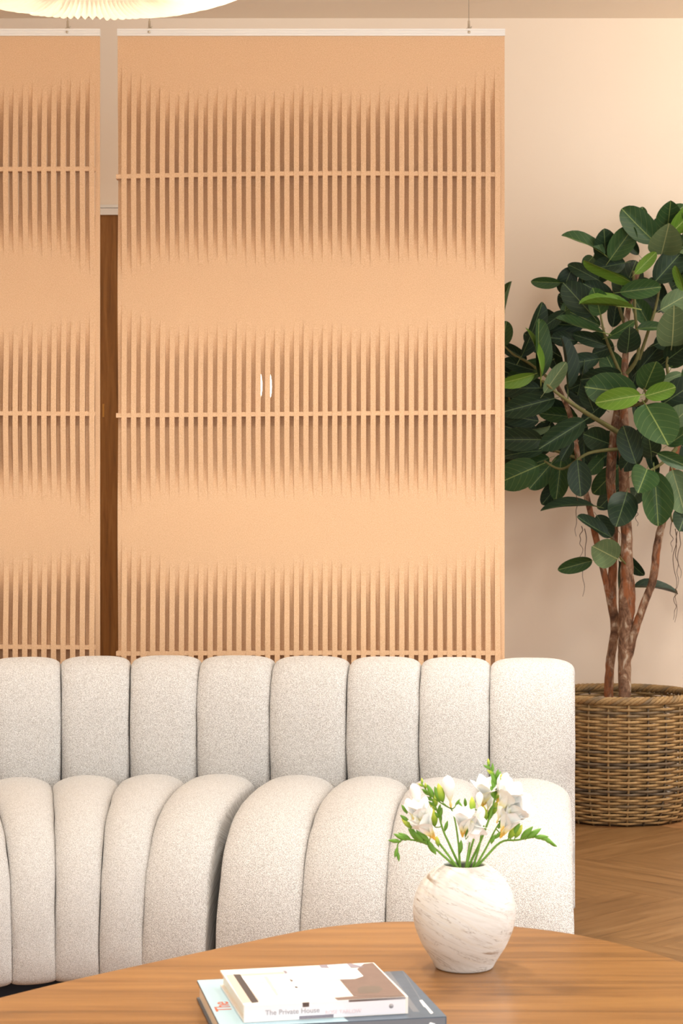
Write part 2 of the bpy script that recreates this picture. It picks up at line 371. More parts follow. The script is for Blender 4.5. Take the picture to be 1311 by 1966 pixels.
screen(px2x(226), PER, 40, [(337, 172, 172), (795, 176, 162), (1252, 178, 170)], 'wide tan slatted felt screen hanging in the middle, beside the plant', [287, 900, ], 0, [(2*k0, lz, .0058), (2*k0+2, lz-.002, .0058)])
screen(px2x(192)-PER*40.5, PER, 40, [(327, 165, 168), (793, 170, 172), (1240, 172, 170)], 'tan slatted felt screen at the left edge, cut off by the frame', [130, -500], 1)
# added glowing lamp behind the middle screen, makes the bright slivers in its slits
q = at(513, 741, WY); wl = thing('added_wall_lamp', (q.x, WY, q.z), 'small added lamp behind the middle screen that makes the bright slivers in its slits', 'lamp')
build('backplate', tube([(q.x, WY, q.z), (q.x, WY-.012, q.z)], .04, 24), M['brass'], wl)
build('arm', tube([(q.x, WY-.012, q.z), (q.x, WY-.05, q.z)], .008, 10), M['brass'], wl)
build('globe', lathe([(.0005, -.055)]+[(.034*math.sin(a), -.055*math.cos(a)) for a in [math.pi*m/14 for m in range(1, 14)]]+[(.0005, .055)], (q.x, WY-.082, q.z), 24), m_emit('globe_glow', (1, .9, .7, 1), 6), wl)
# ---------------------------------------------------------------- sofa
n0 = math.radians(6.1); P0 = Vector((-.226, 5.47)); fwd0 = Vector((-math.sin(n0), -math.cos(n0))); R0 = 1.75
Cc = P0+fwd0*R0; SE = []          # seams: (back point, forward dir), left to right
for k in range(7, 0, -1):
    a = n0-math.radians(6.0*k+.6); b = n0-math.radians(6.0*k-3.0); SE.append((Cc+Vector((math.sin(a), math.cos(a)))*R0, Vector((-math.sin(b), -math.cos(b)))))
SE.append((P0, fwd0)); u0 = Vector((math.cos(n0), -math.sin(n0)))
for d in (.212, .412, .604, .850): SE.append((P0+u0*d, fwd0))
GAP = 7
SB = [(b+Vector((-f.y, f.x))*(.026 if i < 11 else .012), f) for i, (b, f) in enumerate(SE)]     # back seams sit a little to the right of the seat seams
seat_prof = catmull([(-.06, .10), (-.06, .38), (-.01, .442), (.1, .453), (.25, .460), (.42, .456), (.56, .436), (.665, .392), (.74, .325), (.785, .24), (.80, .155), (.797, .10), (.775, .068), (.70, .060), (.45, .060), (.15, .060), (-.03, .062)], 4, True)
back_prof = catmull([(-.03, .25), (-.012, .40), (.008, .50), (.012, .59), (.0, .66), (-.026, .715), (-.062, .749), (-.115, .763), (-.17, .756), (-.215, .728), (-.24, .67), (-.255, .52), (-.26, .3), (-.255, .12), (-.23, .08), (-.12, .075), (-.05, .08), (-.035, .12)], 4, True)
def normals2(pr):
    N = len(pr); out = []
    for i in range(N):
        t = pr[(i+1) % N]-pr[i-1]; out.append(Vector((t.y, -t.x)).normalized())
    c = sum((p for p in pr), Vector((0, 0)))/N
    if sum(out[i].dot(pr[i]-c) for i in range(N)) < 0: out = [-v for v in out]
    return out
def channel(name, pr, sa, sb, dep, p, par, ga=0., gb=0., seed=0, nt=18, dr=1.):
    pr = [Vector((v[0], v[1])) for v in pr]; nn = normals2(pr); N = len(pr); V, Fc, UV = [], [], []
    arc = [0]
    for i in range(N-1): arc.append(arc[-1]+(pr[i+1]-pr[i]).length)
    for k in range(nt+1):
        t = .5-.5*math.cos(math.pi*k/nt); e = abs(2*t-1); d = dep*(dr if t > .5 else 1)*(1-max(0, 1-e**p)**(1/p))
        for i in range(N):
            wob = noise.noise(Vector((arc[i]*22, seed*7.3+(3 if t > .5 else 0), 1)))*.0035*e**6
            q = pr[i]-nn[i]*(d*interp([(.065, .25), (.11, .45), (.24, .9), (.36, 1), (.44, 1.3), (.5, 1)], pr[i].y)+wob)
            A = sa[0]+sa[1]*q.x; B = sb[0]+sb[1]*q.x; W = (B-A); L = W.length; W = W/L
            g0, g1 = ga, gb
            pnt = A+W*(g0+(L-g0-g1)*t); s = noise.noise(Vector((arc[i]*9, seed*3.1, 5)))*.003*e**4; pnt += W*s
            V.append((pnt.x, pnt.y, q.y)); UV.append(((t-.5)*.2+seed*.37, arc[i]))
    for k in range(nt):
        for i in range(N):
            j = (i+1) % N; Fc.append((k*N+i, (k+1)*N+i, (k+1)*N+j, k*N+j))
    Fc += [tuple(range(N)), tuple(nt*N+i for i in range(N-1, -1, -1))]
    o = build(name, (V, Fc), M['boucle'], par, uv=UV); return o
sofa = thing('sofa', (P0.x, P0.y-.3, 0), 'off-white textured channel-tufted curved sofa behind the wooden coffee table', 'sofa')
for k in range(len(SE)-1):
    end = k == len(SE)-2
    ga = .012 if k == GAP else .0; gb = .012 if k == GAP-1 else .0
    channel('seat_channel', seat_prof, SE[k], SE[k+1], .036 if k >= GAP else .031, 2.05 if not end else 2.2, sofa, ga, gb, k, dr=1.45 if end else 1)
    channel('back_channel', back_prof, SB[k], SB[k+1], .036, 3.0, sofa, 0, 0, k+20, dr=1.25 if end else 1)
V, Fc = [], []
for (b, f) in SE:
    for r, z in ((-.2, .0), (.66, .0), (.66, .07), (-.2, .07)): p = b+f*r; V.append((p.x, p.y, z))
for k in range(len(SE)-1):
    for s in range(4): s2 = (s+1) % 4; Fc.append((k*4+s, k*4+s2, k*4+4+s2, k*4+4+s))
Fc += [(3, 2, 1, 0), tuple(4*(len(SE)-1)+s for s in range(4))]
build('plinth', (V, Fc), M['plinth'], sofa, smooth=False)
# ---------------------------------------------------------------- coffee table
ZT = .40
out = [onz(px, py, ZT).xy for px, py in [(0, 1914), (120, 1884.5), (270, 1851), (420, 1819), (574, 1787), (670, 1774), (760, 1768.5), (880, 1770), (990, 1778), (1099, 1792), (1209, 1815.7), (1311, 1846.5)]]
out += [Vector(v) for v in [(.655, 3.27), (.68, 3.05), (.655, 2.82), (.57, 2.6), (.42, 2.42), (.2, 2.28), (-.08, 2.2), (-.36, 2.22), (-.6, 2.35), (-.745, 2.56), (-.775, 2.80), (-.70, 3.02)]]
loop = catmull([(v.x, v.y, 0) for v in out], 6, True)
ctr = sum(loop, Vector())/len(loop)
def offs(d): return [v+(ctr-v).normalized()*d for v in loop]
prof = [(.05, -.032), (.012, -.026), (.002, -.012), (0, -.005), (.0015, -.0012), (.005, 0)]; V, Fc = [], []; N = len(loop)
for d, z in prof: V += [(v.x, v.y, ZT+z) for v in offs(d)]
for i in range(len(prof)-1):
    for k in range(N): k2 = (k+1) % N; Fc.append((i*N+k, i*N+k2, (i+1)*N+k2, (i+1)*N+k))
Fc += [tuple(range(N-1, -1, -1)), tuple((len(prof)-1)*N+k for k in range(N))]
table = thing('coffee_table', (ctr.x, ctr.y, 0), 'rounded walnut coffee table in the foreground holding books and vase', 'table')
tt = build('tabletop', (V, Fc), M['table'], table)
tt.data.polygons[-1].use_smooth = False; tt.data.polygons[-2].use_smooth = False
for lx, ly in ((-.42, 2.75), (.3, 2.65), (.15, 3.35)):
    build('leg', lathe([(.03, 0), (.045, .3), (.05, ZT-.030)], (lx, ly, 0), 24, True), M['table_dark'], table)
# ---------------------------------------------------------------- books
def book(name, cx, cy, rot, W, D, zb, zt, label, cov, pages):
    ux = Vector((math.cos(rot), math.sin(rot), 0)); uy = Vector((-ux.y, ux.x, 0)); o0 = Vector((cx, cy, 0))-ux*W/2-uy*D/2
    th = thing(name, (o0+ux*W/2+uy*D/2+Vector((0, 0, zb))), label, 'book', 'books stacked on the coffee table')
    mt = Matrix((ux.to_4d(), uy.to_4d(), (0, 0, 1, 0), (0, 0, 0, 1))).transposed(); mt = Matrix.Translation(o0)@mt.to_3x3().to_4x4()
    def pt(g): return [mt@Vector(v) for v in g[0]], g[1]
    tk = .003
    o = build('cover', pt(join(box((0, 0, zb), (W, D, zb+tk)), box((0, 0, zt-tk), (W, D, zt)), box((0, 0, zb+tk), (W, tk, zt-tk)))), cov, th, smooth=False)
    build('pages', pt(box((.004, tk, zb+tk), (W-.004, D-.005, zt-tk))), pages, th, smooth=False)
    return th, o, mt, W, D
zb1, zb2 = .431, .457
B1 = book('coffee_table_book', -.0376, 3.077, .1905, .3387, .293, ZT+.0005, zb1, 'large hardback with pale blue and slate cover, lying under the smaller book', M['slate'], M['pages'])
B2 = book('coffee_table_book', -.046, 3.063, .2147, .249, .2248, zb1+.0005, zb2, 'white hardback with an interior photo on its cover, on top of the stack', M['cover'], M['pages'])
def patch(name, pts, z, mat, par, dz=0): return build(name, ([ (v.x, v.y, z+dz) for v in pts], [tuple(range(len(pts)))]), mat, par, smooth=False)
def c4(l): return [(360+x/5.042, 1830+y/5.042) for x, y in l]
def c5(l): return [(600+x/4.682, 1830+y/4.682) for x, y in l]
QUAD = {id(B1): [(381, 1887), (774, 1857), (857, 1948), (421, 1978)], id(B2): [(425, 1867), (717, 1842), (783, 1911), (466, 1934)]}   # cover corners in the photo
def uv_of(B, x, y):     # photo pixel -> position on the cover (0..1 along width, 0..1 from rear to front)
    a, b, c, d = [Vector(v) for v in QUAD[id(B)]]; u = v = .5; p = Vector((x, y))
    for _ in range(12):
        f = a*(1-u)*(1-v)+b*u*(1-v)+c*u*v+d*(1-u)*v-p; fu = (b-a)*(1-v)+(c-d)*v; fv = (d-a)*(1-u)+(c-b)*u; det = fu.x*fv.y-fu.y*fv.x
        u -= (f.x*fv.y-f.y*fv.x)/det; v -= (fu.x*f.y-fu.y*f.x)/det
    return min(.998, max(.002, u)), min(.998, max(.002, v))
def printed(nm, pix, z, mat, B, lev):
    P = []
    for x, y in pix: u, v = uv_of(B, x, y); P.append(B[2]@Vector((u*B[3], (1-v)*B[4], z+.00012*lev)))
    if sum((P[i].x*P[(i+1) % len(P)].y-P[(i+1) % len(P)].x*P[i].y) for i in range(len(P))) < 0: P.reverse()
    build(nm, ([tuple(v) for v in P], [tuple(range(len(P)))]), mat, B[1], smooth=False)
c2 = B2[1]
for nm, pix, mt_, lv in [
    ('print', c4([(380, 235), (930, 185), (1010, 440), (620, 490), (525, 505)]), 'beige', 1),
    ('print', c4([(525, 245), (1310, 180), (1500, 420), (690, 480)]), 'paper', 2),
    ('print', c4([(450, 228), (515, 225), (680, 492), (615, 500)]), 'bar', 3),
    ('print', c4([(735, 240), (775, 238), (880, 425), (850, 430)]), 'creamline', 3),
    ('print', c4([(600, 308), (985, 285), (990, 291), (604, 316)]), 'creamline', 4),
    ('print', c4([(650, 380), (1030, 352), (1034, 358), (654, 388)]), 'creamline', 4),
    ('print', c4([(925, 175), (955, 178), (968, 200), (945, 208)]), 'mauve', 4), ('print', c4([(985, 262), (1020, 272), (1015, 288), (1000, 288)]), 'rugpic', 4), ('print', c4([(1033, 334), (1060, 336), (1068, 350), (1040, 350)]), 'bar', 4),
    ('print', c5([(245, 240), (395, 135), (460, 75), (540, 62), (832, 380), (360, 385), (250, 245)]), 'floorpic', 3),
    ('print', c5([(185, 405), (360, 388), (828, 382), (830, 386), (225, 438)]), 'floorpic', 3),
    ('print', c5([(55, 97), (340, 74), (465, 108), (90, 146)]), 'mauve', 4), ('print', c5([(128, 100), (305, 80), (348, 126), (150, 128)]), 'paper', 5),
    ('print', c5([(0, 130), (395, 130), (458, 200), (380, 230), (80, 245), (0, 250)]), 'paper', 5),
    ('print', c5([(400, 318), (440, 296), (600, 290), (630, 320), (590, 352), (410, 362)]), 'rugpic', 4)]:
    printed(nm, pix, zb2, M[mt_], B2, lv)
c1 = B1[1]
for nm, pix, mt_, lv in [
    ('print', None, 'blue', 1),
    ('print', c5([(805, 128), (815, 124), (980, 405), (972, 410)]), 'slate2', 1),
    ('print', c5([(965, 415), (990, 410), (1085, 525), (1060, 535), (1020, 480), (1000, 470)]), 'paper', 2),
    ('print', c5([(640, 145), (690, 135), (960, 520), (900, 520)]), 'slate2', 1)]:
    if pix is None:
        P = [B1[2]@Vector(v) for v in [(.0006, .0006, zb1+.0001), (.19, .0006, zb1+.0001), (.15, B1[4]-.0006, zb1+.0001), (.0006, B1[4]-.0006, zb1+.0001)]]; build(nm, (P, [(0, 1, 2, 3)]), M[mt_], c1, smooth=False)
    else: printed(nm, pix, zb1, M[mt_], B1, lv)
def on_spine(B, u, z, size, s, mat, par):
    mt = B[2]@Matrix.Translation((u, -.0004, z))@Matrix.Rotation(math.pi/2, 4, 'X'); return text('spine_text', s, size, mat, mt, par)
W2 = B2[3]
def pl(B, x0, x1, z0, z1, mat, par):
    g = box((x0, -.0005, z0), (x1, .0002, z1)); build('spine_print', ([B[2]@Vector(v) for v in g[0]], g[1]), mat, par, smooth=False)
pl(B2, .001, W2-.004, zb1+.0015, zb2-.0006, M['spine'], c2)
tl = on_spine(B2, .032, zb1+.010, .0108, 'The Private House', M['print'], c2); tl.matrix_basis = tl.matrix_basis@Matrix.Translation((0, 0, .0004))
tl = on_spine(B2, .122, zb1+.0065, .0080, 'ROSE TARLOW', M['pink'], c2); tl.matrix_basis = tl.matrix_basis@Matrix.Translation((0, 0, .0004))
g = tube([(W2-.026, -.0002, zb1+.0135), (W2-.026, -.0009, zb1+.0135)], .0035, 14); build('publisher_mark', ([B2[2]@Vector(v) for v in g[0]], g[1]), M['print'], c2)
pl(B2, .088, .098, zb2-.0072, zb2-.0004, M['floorpic'], c2); pl(B2, .158, W2-.004, zb2-.0035, zb2-.0003, M['floorpic'], c2); pl(B2, .083, .135, zb1+.0012, zb1+.006, M['mauve'], c2)
pl(B1, .002, B1[3]-.002, ZT+.003, zb1-.0015, M['slate2'], c1)
g = tube([(B1[3]-.023, -.0004, zb1-.014), (B1[3]-.023, -.0011, zb1-.014)], .007, 5); build('spine_mark', ([B1[2]@Vector(v) for v in g[0]], g[1]), M['paper'], c1)
mt = B1[2]@Matrix.Translation((uv_of(B1, 446, 1947)[0]*B1[3], (1-uv_of(B1, 446, 1947)[1])*B1[4], zb1+.0004))@Matrix.Rotation(math.pi/2, 4, 'Z'); text('cover_title', 'The', .036, M['orange'], mt, c1, .00015)
# ---------------------------------------------------------------- vase and freesias
VY = .8*F/897; VX = (891-CX)/F*VY; k = 3.4505*F/VY
prof = [(150, 0), (178, .5), (192, 8), (212, 45), (244, 95), (278, 150), (303, 205), (322, 255), (334, 305), (340, 355), (339, 405), (331, 455), (315, 505), (289, 555), (250, 605), (200, 648), (160, 672), (150, 680), (143, 683), (136, 678), (140, 660), (200, 610), (290, 480), (300, 350), (240, 150), (150, 40), (2, 30)]
prof = [(r/k, z/k) for r, z in prof]; pc = catmull([(r, z, 0) for r, z in prof], 3)
vase = thing('vase', (VX, VY, ZT), 'round cream stone vase with brown streaks, standing on the coffee table', 'vase')
g = lathe([(1e-4, 0)]+[(max(1e-4, v.x), v.y) for v in pc], (0, 0, 0), 64)
vb = build('body', g, M['marble'], vase); vb.location = (VX, VY, ZT+.0005); vb.matrix_parent_inverse = Matrix.Translation((-VX, -VY, -ZT))
def fp(u, v, d=0.): return at(720+u/3.45, 1440+v/3.45, VY+d)
def frame_to(d):
    d = d.normalized(); return d.to_track_quat('Z', 'Y').to_matrix().to_4x4()
def bud_mesh(nm, ratio, tipmat, fat=False):
    pr = [(1e-3, 0)]+[(math.sin(math.pi*t)**.8*ratio*(1.15-.35*t), t) for t in [i/9 for i in range(1, 9)]]+[(1e-3, 1)]
    if fat: pr = [(.03, -.1), (.05, 0)]+[(ratio*(math.sin(math.pi*min(1, t**1.5*.5+.5*t))**.75)*(.4+.75*t), t) for t in [q_/12 for q_ in range(1, 12)]]+[(1e-3, .985)]
    g = lathe(pr, seg=10); me = mesh(nm, g[0], g[1])
    for m in tipmat: me.materials.append(M[m])
    if len(tipmat) > 1:
        for p in me.polygons: p.material_index = 1 if p.center.z > .55 else 0
    return me
BUD = bud_mesh('bud', .17, ['bud']); BUDT = bud_mesh('bud', .2, ['bud_tip']); WB = bud_mesh('closed_flower', .25, ['bloom'], True)
def place(nm, me, p, d, L, par, roll=0, sx=1):
    o = obj(nm, me, None, par); o.matrix_basis = Matrix.Translation(p)@frame_to(d)@Matrix.Rotation(roll, 4, 'Z')@Matrix.Diagonal((L*sx, L*sx, L, 1)); return o
def petal_geo():
    V, Fc = [], []; nu, nv = 6, 12
    for j in range(nv+1):
        t = j/nv; rad = .05+.13*t+.52*max(0, t-.4)**1.5; z = t-.22*max(0, t-.55)**1.2
        wd = (.05+.23*math.sin(math.pi*t**1.2*.82)**.9)*(1-max(0, t-.8)**2*11)
        for i in range(nu+1):
            s = 2*i/nu-1; V.append((s*max(.03, wd), rad-.12*s*s*(1-.75*t)+.012*math.sin(5*s+3*t)*t, z-.05*s*s*t))
    for j in range(nv):
        for i in range(nu): a = j*(nu+1)+i; Fc.append((a, a+1, a+nu+2, a+nu+1))
    me = mesh('petal', V, Fc); me.materials.append(M['bloom']); return me
PETAL = petal_geo()
def flower(p, d, L, par, openness=1., roll=0):
    t = place('flower', mesh('flower', *lathe([(.03, -.12), (.05, -.05), (.07, .08), (.11, .3), (.02, .32)], seg=10)), p, d, L, par, roll)
    t.data.materials.append(M['throat'])
    for k in range(6):
        o = bpy.data.objects.new('petal', PETAL); COL.objects.link(o); o.parent = t
        o.matrix_basis = Matrix.Rotation(k*math.pi/3, 4, 'Z')@Matrix.Rotation((-.10 if k % 2 else .06)-.25*(openness-1), 4, 'X')@Matrix.Diagonal((1, openness, 1, 1))
rf = random.Random(5)
def freesia(label, path, dep, flowers=(), closed=(), buds=(), spike=None):
    base = fp(*path[0])
    neck = Vector((VX+max(-.030, min(.030, base.x-VX)), VY+max(-.02, min(.02, dep*.5)), ZT+.181))
    nx = fp(*path[1], dep*2/len(path)); root = neck+(neck-nx).normalized()*min(.08, .08); root.x = VX+max(-.055, min(.055, root.x-VX)); root.y = VY+max(-.05, min(.05, root.y-VY))
    pts = [root, neck]+[fp(u, v, dep*(i+1)/len(path)) for i, (u, v) in enumerate(path[1:])]
    P = catmull(pts, 5); th = thing('freesia', root, label, 'flower', 'white freesias in the vase')
    n = len(P); build('stem', tube(P, [.0024-.0014*i/n for i in range(n)], 8), M['stem'], th)
    def near(p): return min(P[6:], key=lambda q: (q-p).length)
    def stalk(p, q, par): build('stalk', tube([p, p.lerp(q, .5)+Vector((0, 0, -.001)), q], .0011, 6), M['stem'], par)
    for (u, v, du, dv, L, op, *dd) in flowers:
        q = fp(u, v, dep+(dd[0] if dd else -.01)); d = Vector((du, dd[1] if len(dd) > 1 else -.35, -dv)); stalk(near(q), q, th); flower(q, d, L*1.12, th, op, rf.uniform(0, 1))
    for (u, v, du, dv, L) in closed:
        q = fp(u, v, dep-.008); d = Vector((du, -.1, -dv)); stalk(near(q), q, th); place('closed_flower', WB, q, d, L, th)
    for (u, v, du, dv, L, y) in buds:
        q = fp(u, v, dep-.004); d = Vector((du, rf.uniform(-.3, .2), -dv)); stalk(near(q), q, th); place('bud', BUDT if y else BUD, q, d, L, th)
    if spike:
        i0, nb, L0, L1, up = spike; i0 = int(n*i0)
        for b in range(nb):
            i = min(n-2, i0+int((n-2-i0)*b/max(1, nb-1))); t = (P[i+1]-P[i-1]).normalized(); side = t.cross(Vector((0, 1, 0))).normalized()*(1 if b % 2 else -1)
            if up and side.z < 0: side = -side
            place('bud', BUDT if rf.random() < .35 else BUD, P[i], t*1.0+side*.55+Vector((0, rf.uniform(-.3, .3), .0)), L0+(L1-L0)*b/max(1, nb-1), th)
freesia('freesia drooping left with a row of green buds beyond the vase', [(500, 790), (440, 690), (370, 635), (270, 600), (190, 592), (150, 625), (148, 700)], -.02, buds=[(345, 625, -.7, -1, .034, 0), (310, 612, -.9, -.9, .034, 0), (280, 605, -.5, -1, .03, 0), (240, 598, -.9, -.5, .026, 0), (205, 596, -.9, -.45, .024, 0), (170, 605, -1, -.05, .022, 0), (150, 640, -.3, 1, .020, 0), (148, 670, .15, 1, .018, 0), (400, 690, -.6, -1, .03, 0)])
freesia('freesia with three large white blooms at the left of the bunch', [(520, 790), (450, 650), (385, 570), (300, 490), (225, 400), (200, 345)], -.03,
        flowers=[(385, 575, -.75, -1.1, .048, 1.0), (320, 480, -.35, -1.0, .040, 1.0)], closed=[(300, 370, -.35, -1, .042), (250, 450, -.3, -1, .036)], buds=[(420, 640, -.2, -1, .02, 1), (250, 520, -1, -.9, .026, 1), (230, 480, -1, -.8, .022, 0), (210, 420, -.6, -1, .018, 0), (360, 600, -1, -.7, .028, 0), (320, 610, -.9, -1, .026, 0)])
freesia('freesia with a tall green bud spike leaning left over white blooms', [(545, 790), (490, 620), (450, 530), (410, 400), (360, 300), (305, 215)], .015, buds=[(395, 510, -.1, -1, .034, 1), (440, 470, -.3, -1, .02, 0), (460, 540, .3, -1, .02, 0)], spike=(.6, 15, .020, .011, False))
freesia('freesia with one closed white flower upright above the vase', [(560, 790), (552, 620), (530, 470), (505, 390)], .0, closed=[(500, 360, -.12, -1, .052)], buds=[(450, 350, -.25, -1, .036, 1), (430, 345, -.35, -1, .030, 0), (390, 320, -.5, -1, .027, 0), (530, 375, .3, -.5, .016, 0), (560, 690, .1, -1, .026, 0)])
freesia('freesia with drooping white bloom at the centre front of the bunch', [(600, 790), (622, 640), (632, 545)], -.045, flowers=[(580, 555, .05, -1.2, .044, 1.0), (625, 445, .45, 1.0, .036, 1.15, -.012, -.5), (605, 470, .75, -.15, .030, 1.1)], closed=[(700, 500, .0, -1, .034), (690, 390, .0, -1, .030)], buds=[(648, 420, -.05, -1, .029, 1), (600, 590, .2, -1, .022, 0), (575, 400, -.3, -1, .016, 0)])
freesia('tallest freesia with a green bud spike rising right of centre', [(640, 790), (700, 600), (760, 440), (796, 300), (800, 190), (745, 95)], .02, flowers=[(815, 330, .45, -1, .040, .9)], closed=[(835, 270, .3, -1, .034)], buds=[(815, 240, .25, -1, .024, 1), (750, 470, .3, -1, .03, 0), (730, 480, -.1, -1, .03, 1), (780, 430, .3, -1, .026, 1), (830, 380, .3, -1, .022, 0)], spike=(.62, 13, .026, .014, False))
freesia('freesia with an open white bloom standing behind the centre', [(620, 790), (650, 600), (690, 480), (705, 400)], .035, flowers=[(715, 360, .15, -1, .046, 1.1)], closed=[(745, 400, .2, -1, .030)], buds=[(600, 380, -.1, -1, .018, 0), (695, 340, 0, -1, .02, 0)])
freesia('freesia with three open white blooms at the right of the bunch', [(680, 790), (740, 640), (800, 520), (850, 450)], -.015, flowers=[(825, 400, .55, -.95, .052, 1.05), (860, 450, .85, -.65, .050, 1.05), (840, 560, .45, -.95, .050, .85)], closed=[(810, 470, .35, -1, .040)], buds=[(790, 590, .5, -.6, .02, 0), (820, 520, .4, -1, .024, 0), (770, 620, .4, -1, .018, 0)])
freesia('freesia arching far right with upright green buds', [(700, 775), (830, 612), (940, 596), (1060, 576), (1130, 585), (1190, 635)], -.01, buds=[(880, 590, .7, -1, .032, 1), (925, 585, .5, -1, .028, 1), (960, 592, .8, -.8, .032, 0), (1000, 588, .9, -.6, .032, 0), (1050, 578, 1, -.05, .026, 0), (1080, 580, 1, .15, .022, 0), (1115, 585, 1, .5, .022, 0), (1150, 608, 1, .6, .018, 0), (900, 575, .6, -1, .03, 0)])
freesia('plain short freesia stem in the middle of the vase mouth', [(660, 790), (690, 640), (700, 560)], .0, buds=[(700, 570, .1, -1, .03, 0)])
# ---------------------------------------------------------------- basket
BX, BY, BZ = (1186-CX)/F*7.55, 7.55, .462
def brad(z): return interp([(0, .238), (.03, .252), (.1, .272), (.2, .283), (.35, .286), (.47, .280)], z)
basket = thing('wicker_basket', (BX, BY, 0), 'large round woven wicker basket on the floor holding the tree', 'basket')
NS = 24; rows = 40
for i in range(rows):
    z = .012+(BZ-.03)*i/(rows-1); P = []
    rr = random.Random(i); A = .0095
    for k in range(NS*8):
        a = 2*math.pi*k/(NS*8); wv = math.cos(NS/2*a+math.pi*i); r = brad(z)+A*wv
        P.append((BX+r*math.cos(a), BY+r*math.sin(a), z+.0016*noise.noise(Vector((k*.11, i*3.3, 0)))+(.004*math.sin(a*1-.5)*(i/rows))*0))
    build('weaver', tube(P, .0055*(1 if i > 3 else .9), 6, True), M['wicker'], basket)
for k in range(NS):
    a = 2*math.pi*k/NS; P = [(BX+brad(z)*math.cos(a), BY+brad(z)*math.sin(a), z) for z in [BZ*j/8 for j in range(9)]]
    build('stake', tube(P, .0044, 6), M['wicker'], basket)
for s in range(5):                                      # plaited rim
    P = []
    for k in range(240):
        a = 2*math.pi*k/240; b = a*17+2*math.pi*s/5; r = brad(BZ)+.011*math.cos(b); P.append((BX+r*math.cos(a), BY+r*math.sin(a), BZ+.002+.0095*math.sin(b)))
    build('rim_strand', tube(P, .0072, 6, True), M['wicker'], basket)
build('base', lathe([(.001, .004), (.235, .004), (.238, .012), (.001, .012)], (BX, BY, 0), 40), M['wicker'], basket)
# ---------------------------------------------------------------- tree
TY = 7.55
tree = thing('rubber_fig_tree', (BX, BY, .012), 'tall broad-leaved fig tree with bare brown trunks in the wicker basket', 'plant')
build('pot', lathe([(.001, .014), (.17, .014), (.2, .3), (.205, .3), (.19, .28), (.001, .28)], (BX, BY, 0), 32), M['pot'], tree)
build('soil', lathe([(.196, .270), (.15, .288), (.001, .29)], (BX, BY, 0), 24), M['soil'], tree)
def tp(px, py, d=0.): return at(px, py, TY+d)
def trunk(nm, pix, mat, sides=10, wob=.0, par=tree):
    P = catmull([tp(p[0], p[1], p[3] if len(p) > 3 else 0) for p in pix], 6); R = catmull([(p[2]/F*TY/2, 0, 0) for p in pix], 6)
    V, Fc = tube(P, [r.x for r in R], sides)
    if wob: V = [v+Vector((noise.noise(v*30), noise.noise(v*30+Vector((5, 5, 5))), 0))*wob for v in V]
    return build(nm, (V, Fc), mat, par)
trunk('trunk', [(1165, 1420, 20, .04), (1168, 1340, 18, .04), (1172, 1265, 18, .04), (1181, 1205, 18, .04), (1174, 1150, 19, .04), (1177, 1080, 16, .03), (1179, 1000, 16, .02), (1172, 910, 18), (1185, 800, 18), (1200, 720, 14)], M['bark'], 12, .003)
trunk('trunk', [(1173, 1165, 14, .04), (1163, 1115, 13, .03), (1148, 1050, 13, .02), (1130, 970, 12, 0), (1110, 880, 11, -.02), (1095, 800, 10, -.05), (1070, 740, 8, -.08)], M['bark'], 10, .002)
trunk('trunk', [(1198, 1420, 26, -.05), (1199, 1345, 24, -.05), (1199, 1260, 26, -.05), (1202, 1200, 27, -.05), (1203, 1150, 33, -.05), (1204, 1100, 25, -.05), (1203, 1045, 22, -.05), (1201, 980, 21, -.04), (1197, 880, 20, -.03), (1198, 780, 16, -.03), (1200, 690, 13, -.03), (1205, 600, 10, -.02), (1230, 500, 8, 0)], M['bark'], 12, .004)
trunk('trunk', [(1202, 1275, 14, -.05), (1208, 1250, 18, -.055), (1217, 1215, 17, -.07), (1236, 1160, 15, -.08), (1254, 1110, 15, -.09), (1261, 1050, 15, -.09), (1272, 1000, 14, -.09), (1282, 950, 13, -.08), (1300, 860, 12, -.06), (1330, 760, 10, -.03)], M['bark'], 10, .003)
for br in [[(1200, 720, 9, -.03), (1225, 680, 7, -.08), (1219, 600, 6, -.12), (1216, 520, 5, -.13)], [(1226, 690, 7, -.06), (1243, 640, 6, -.1), (1262, 575, 5, -.08), (1270, 500, 4, -.02)],
           [(1192, 720, 7, -.05), (1175, 680, 6, -.09), (1160, 640, 5, -.12), (1152, 600, 4, -.12)], [(1195, 835, 11, -.05), (1150, 808, 9, -.12), (1105, 780, 8, -.17), (1070, 755, 6, -.2), (1040, 730, 5, -.2)],
           [(1192, 862, 8, -.03), (1130, 870, 6, -.1), (1080, 900, 5, -.1), (1045, 885, 4, -.08)], [(1110, 880, 7, -.02), (1050, 860, 5, .03), (1000, 840, 4, .05), (960, 690, 3, .08)],
           [(1205, 640, 8, -.02), (1180, 560, 6, .0), (1170, 500, 5, .02), (1160, 440, 4, .02)], [(1300, 860, 9, -.06), (1270, 890, 6, -.14), (1245, 905, 5, -.18)], [(1202, 780, 8, -.05), (1240, 770, 6, -.16), (1236, 745, 4, -.2)],
           [(1290, 760, 8, -.06), (1280, 700, 6, -.1), (1290, 660, 5, -.12)], [(1282, 955, 5, -.08), (1290, 1000, 4, -.12), (1295, 985, 3, -.14)], [(1203, 1085, 4, -.06), (1190, 1070, 4, -.1), (1184, 1060, 3, -.12)], [(1070, 740, 6, -.08), (1020, 700, 5, -.02), (985, 680, 4, .03), (960, 655, 3, .06)]]:
    trunk('branch', br, M['branch'], 7)
rr = random.Random(11)
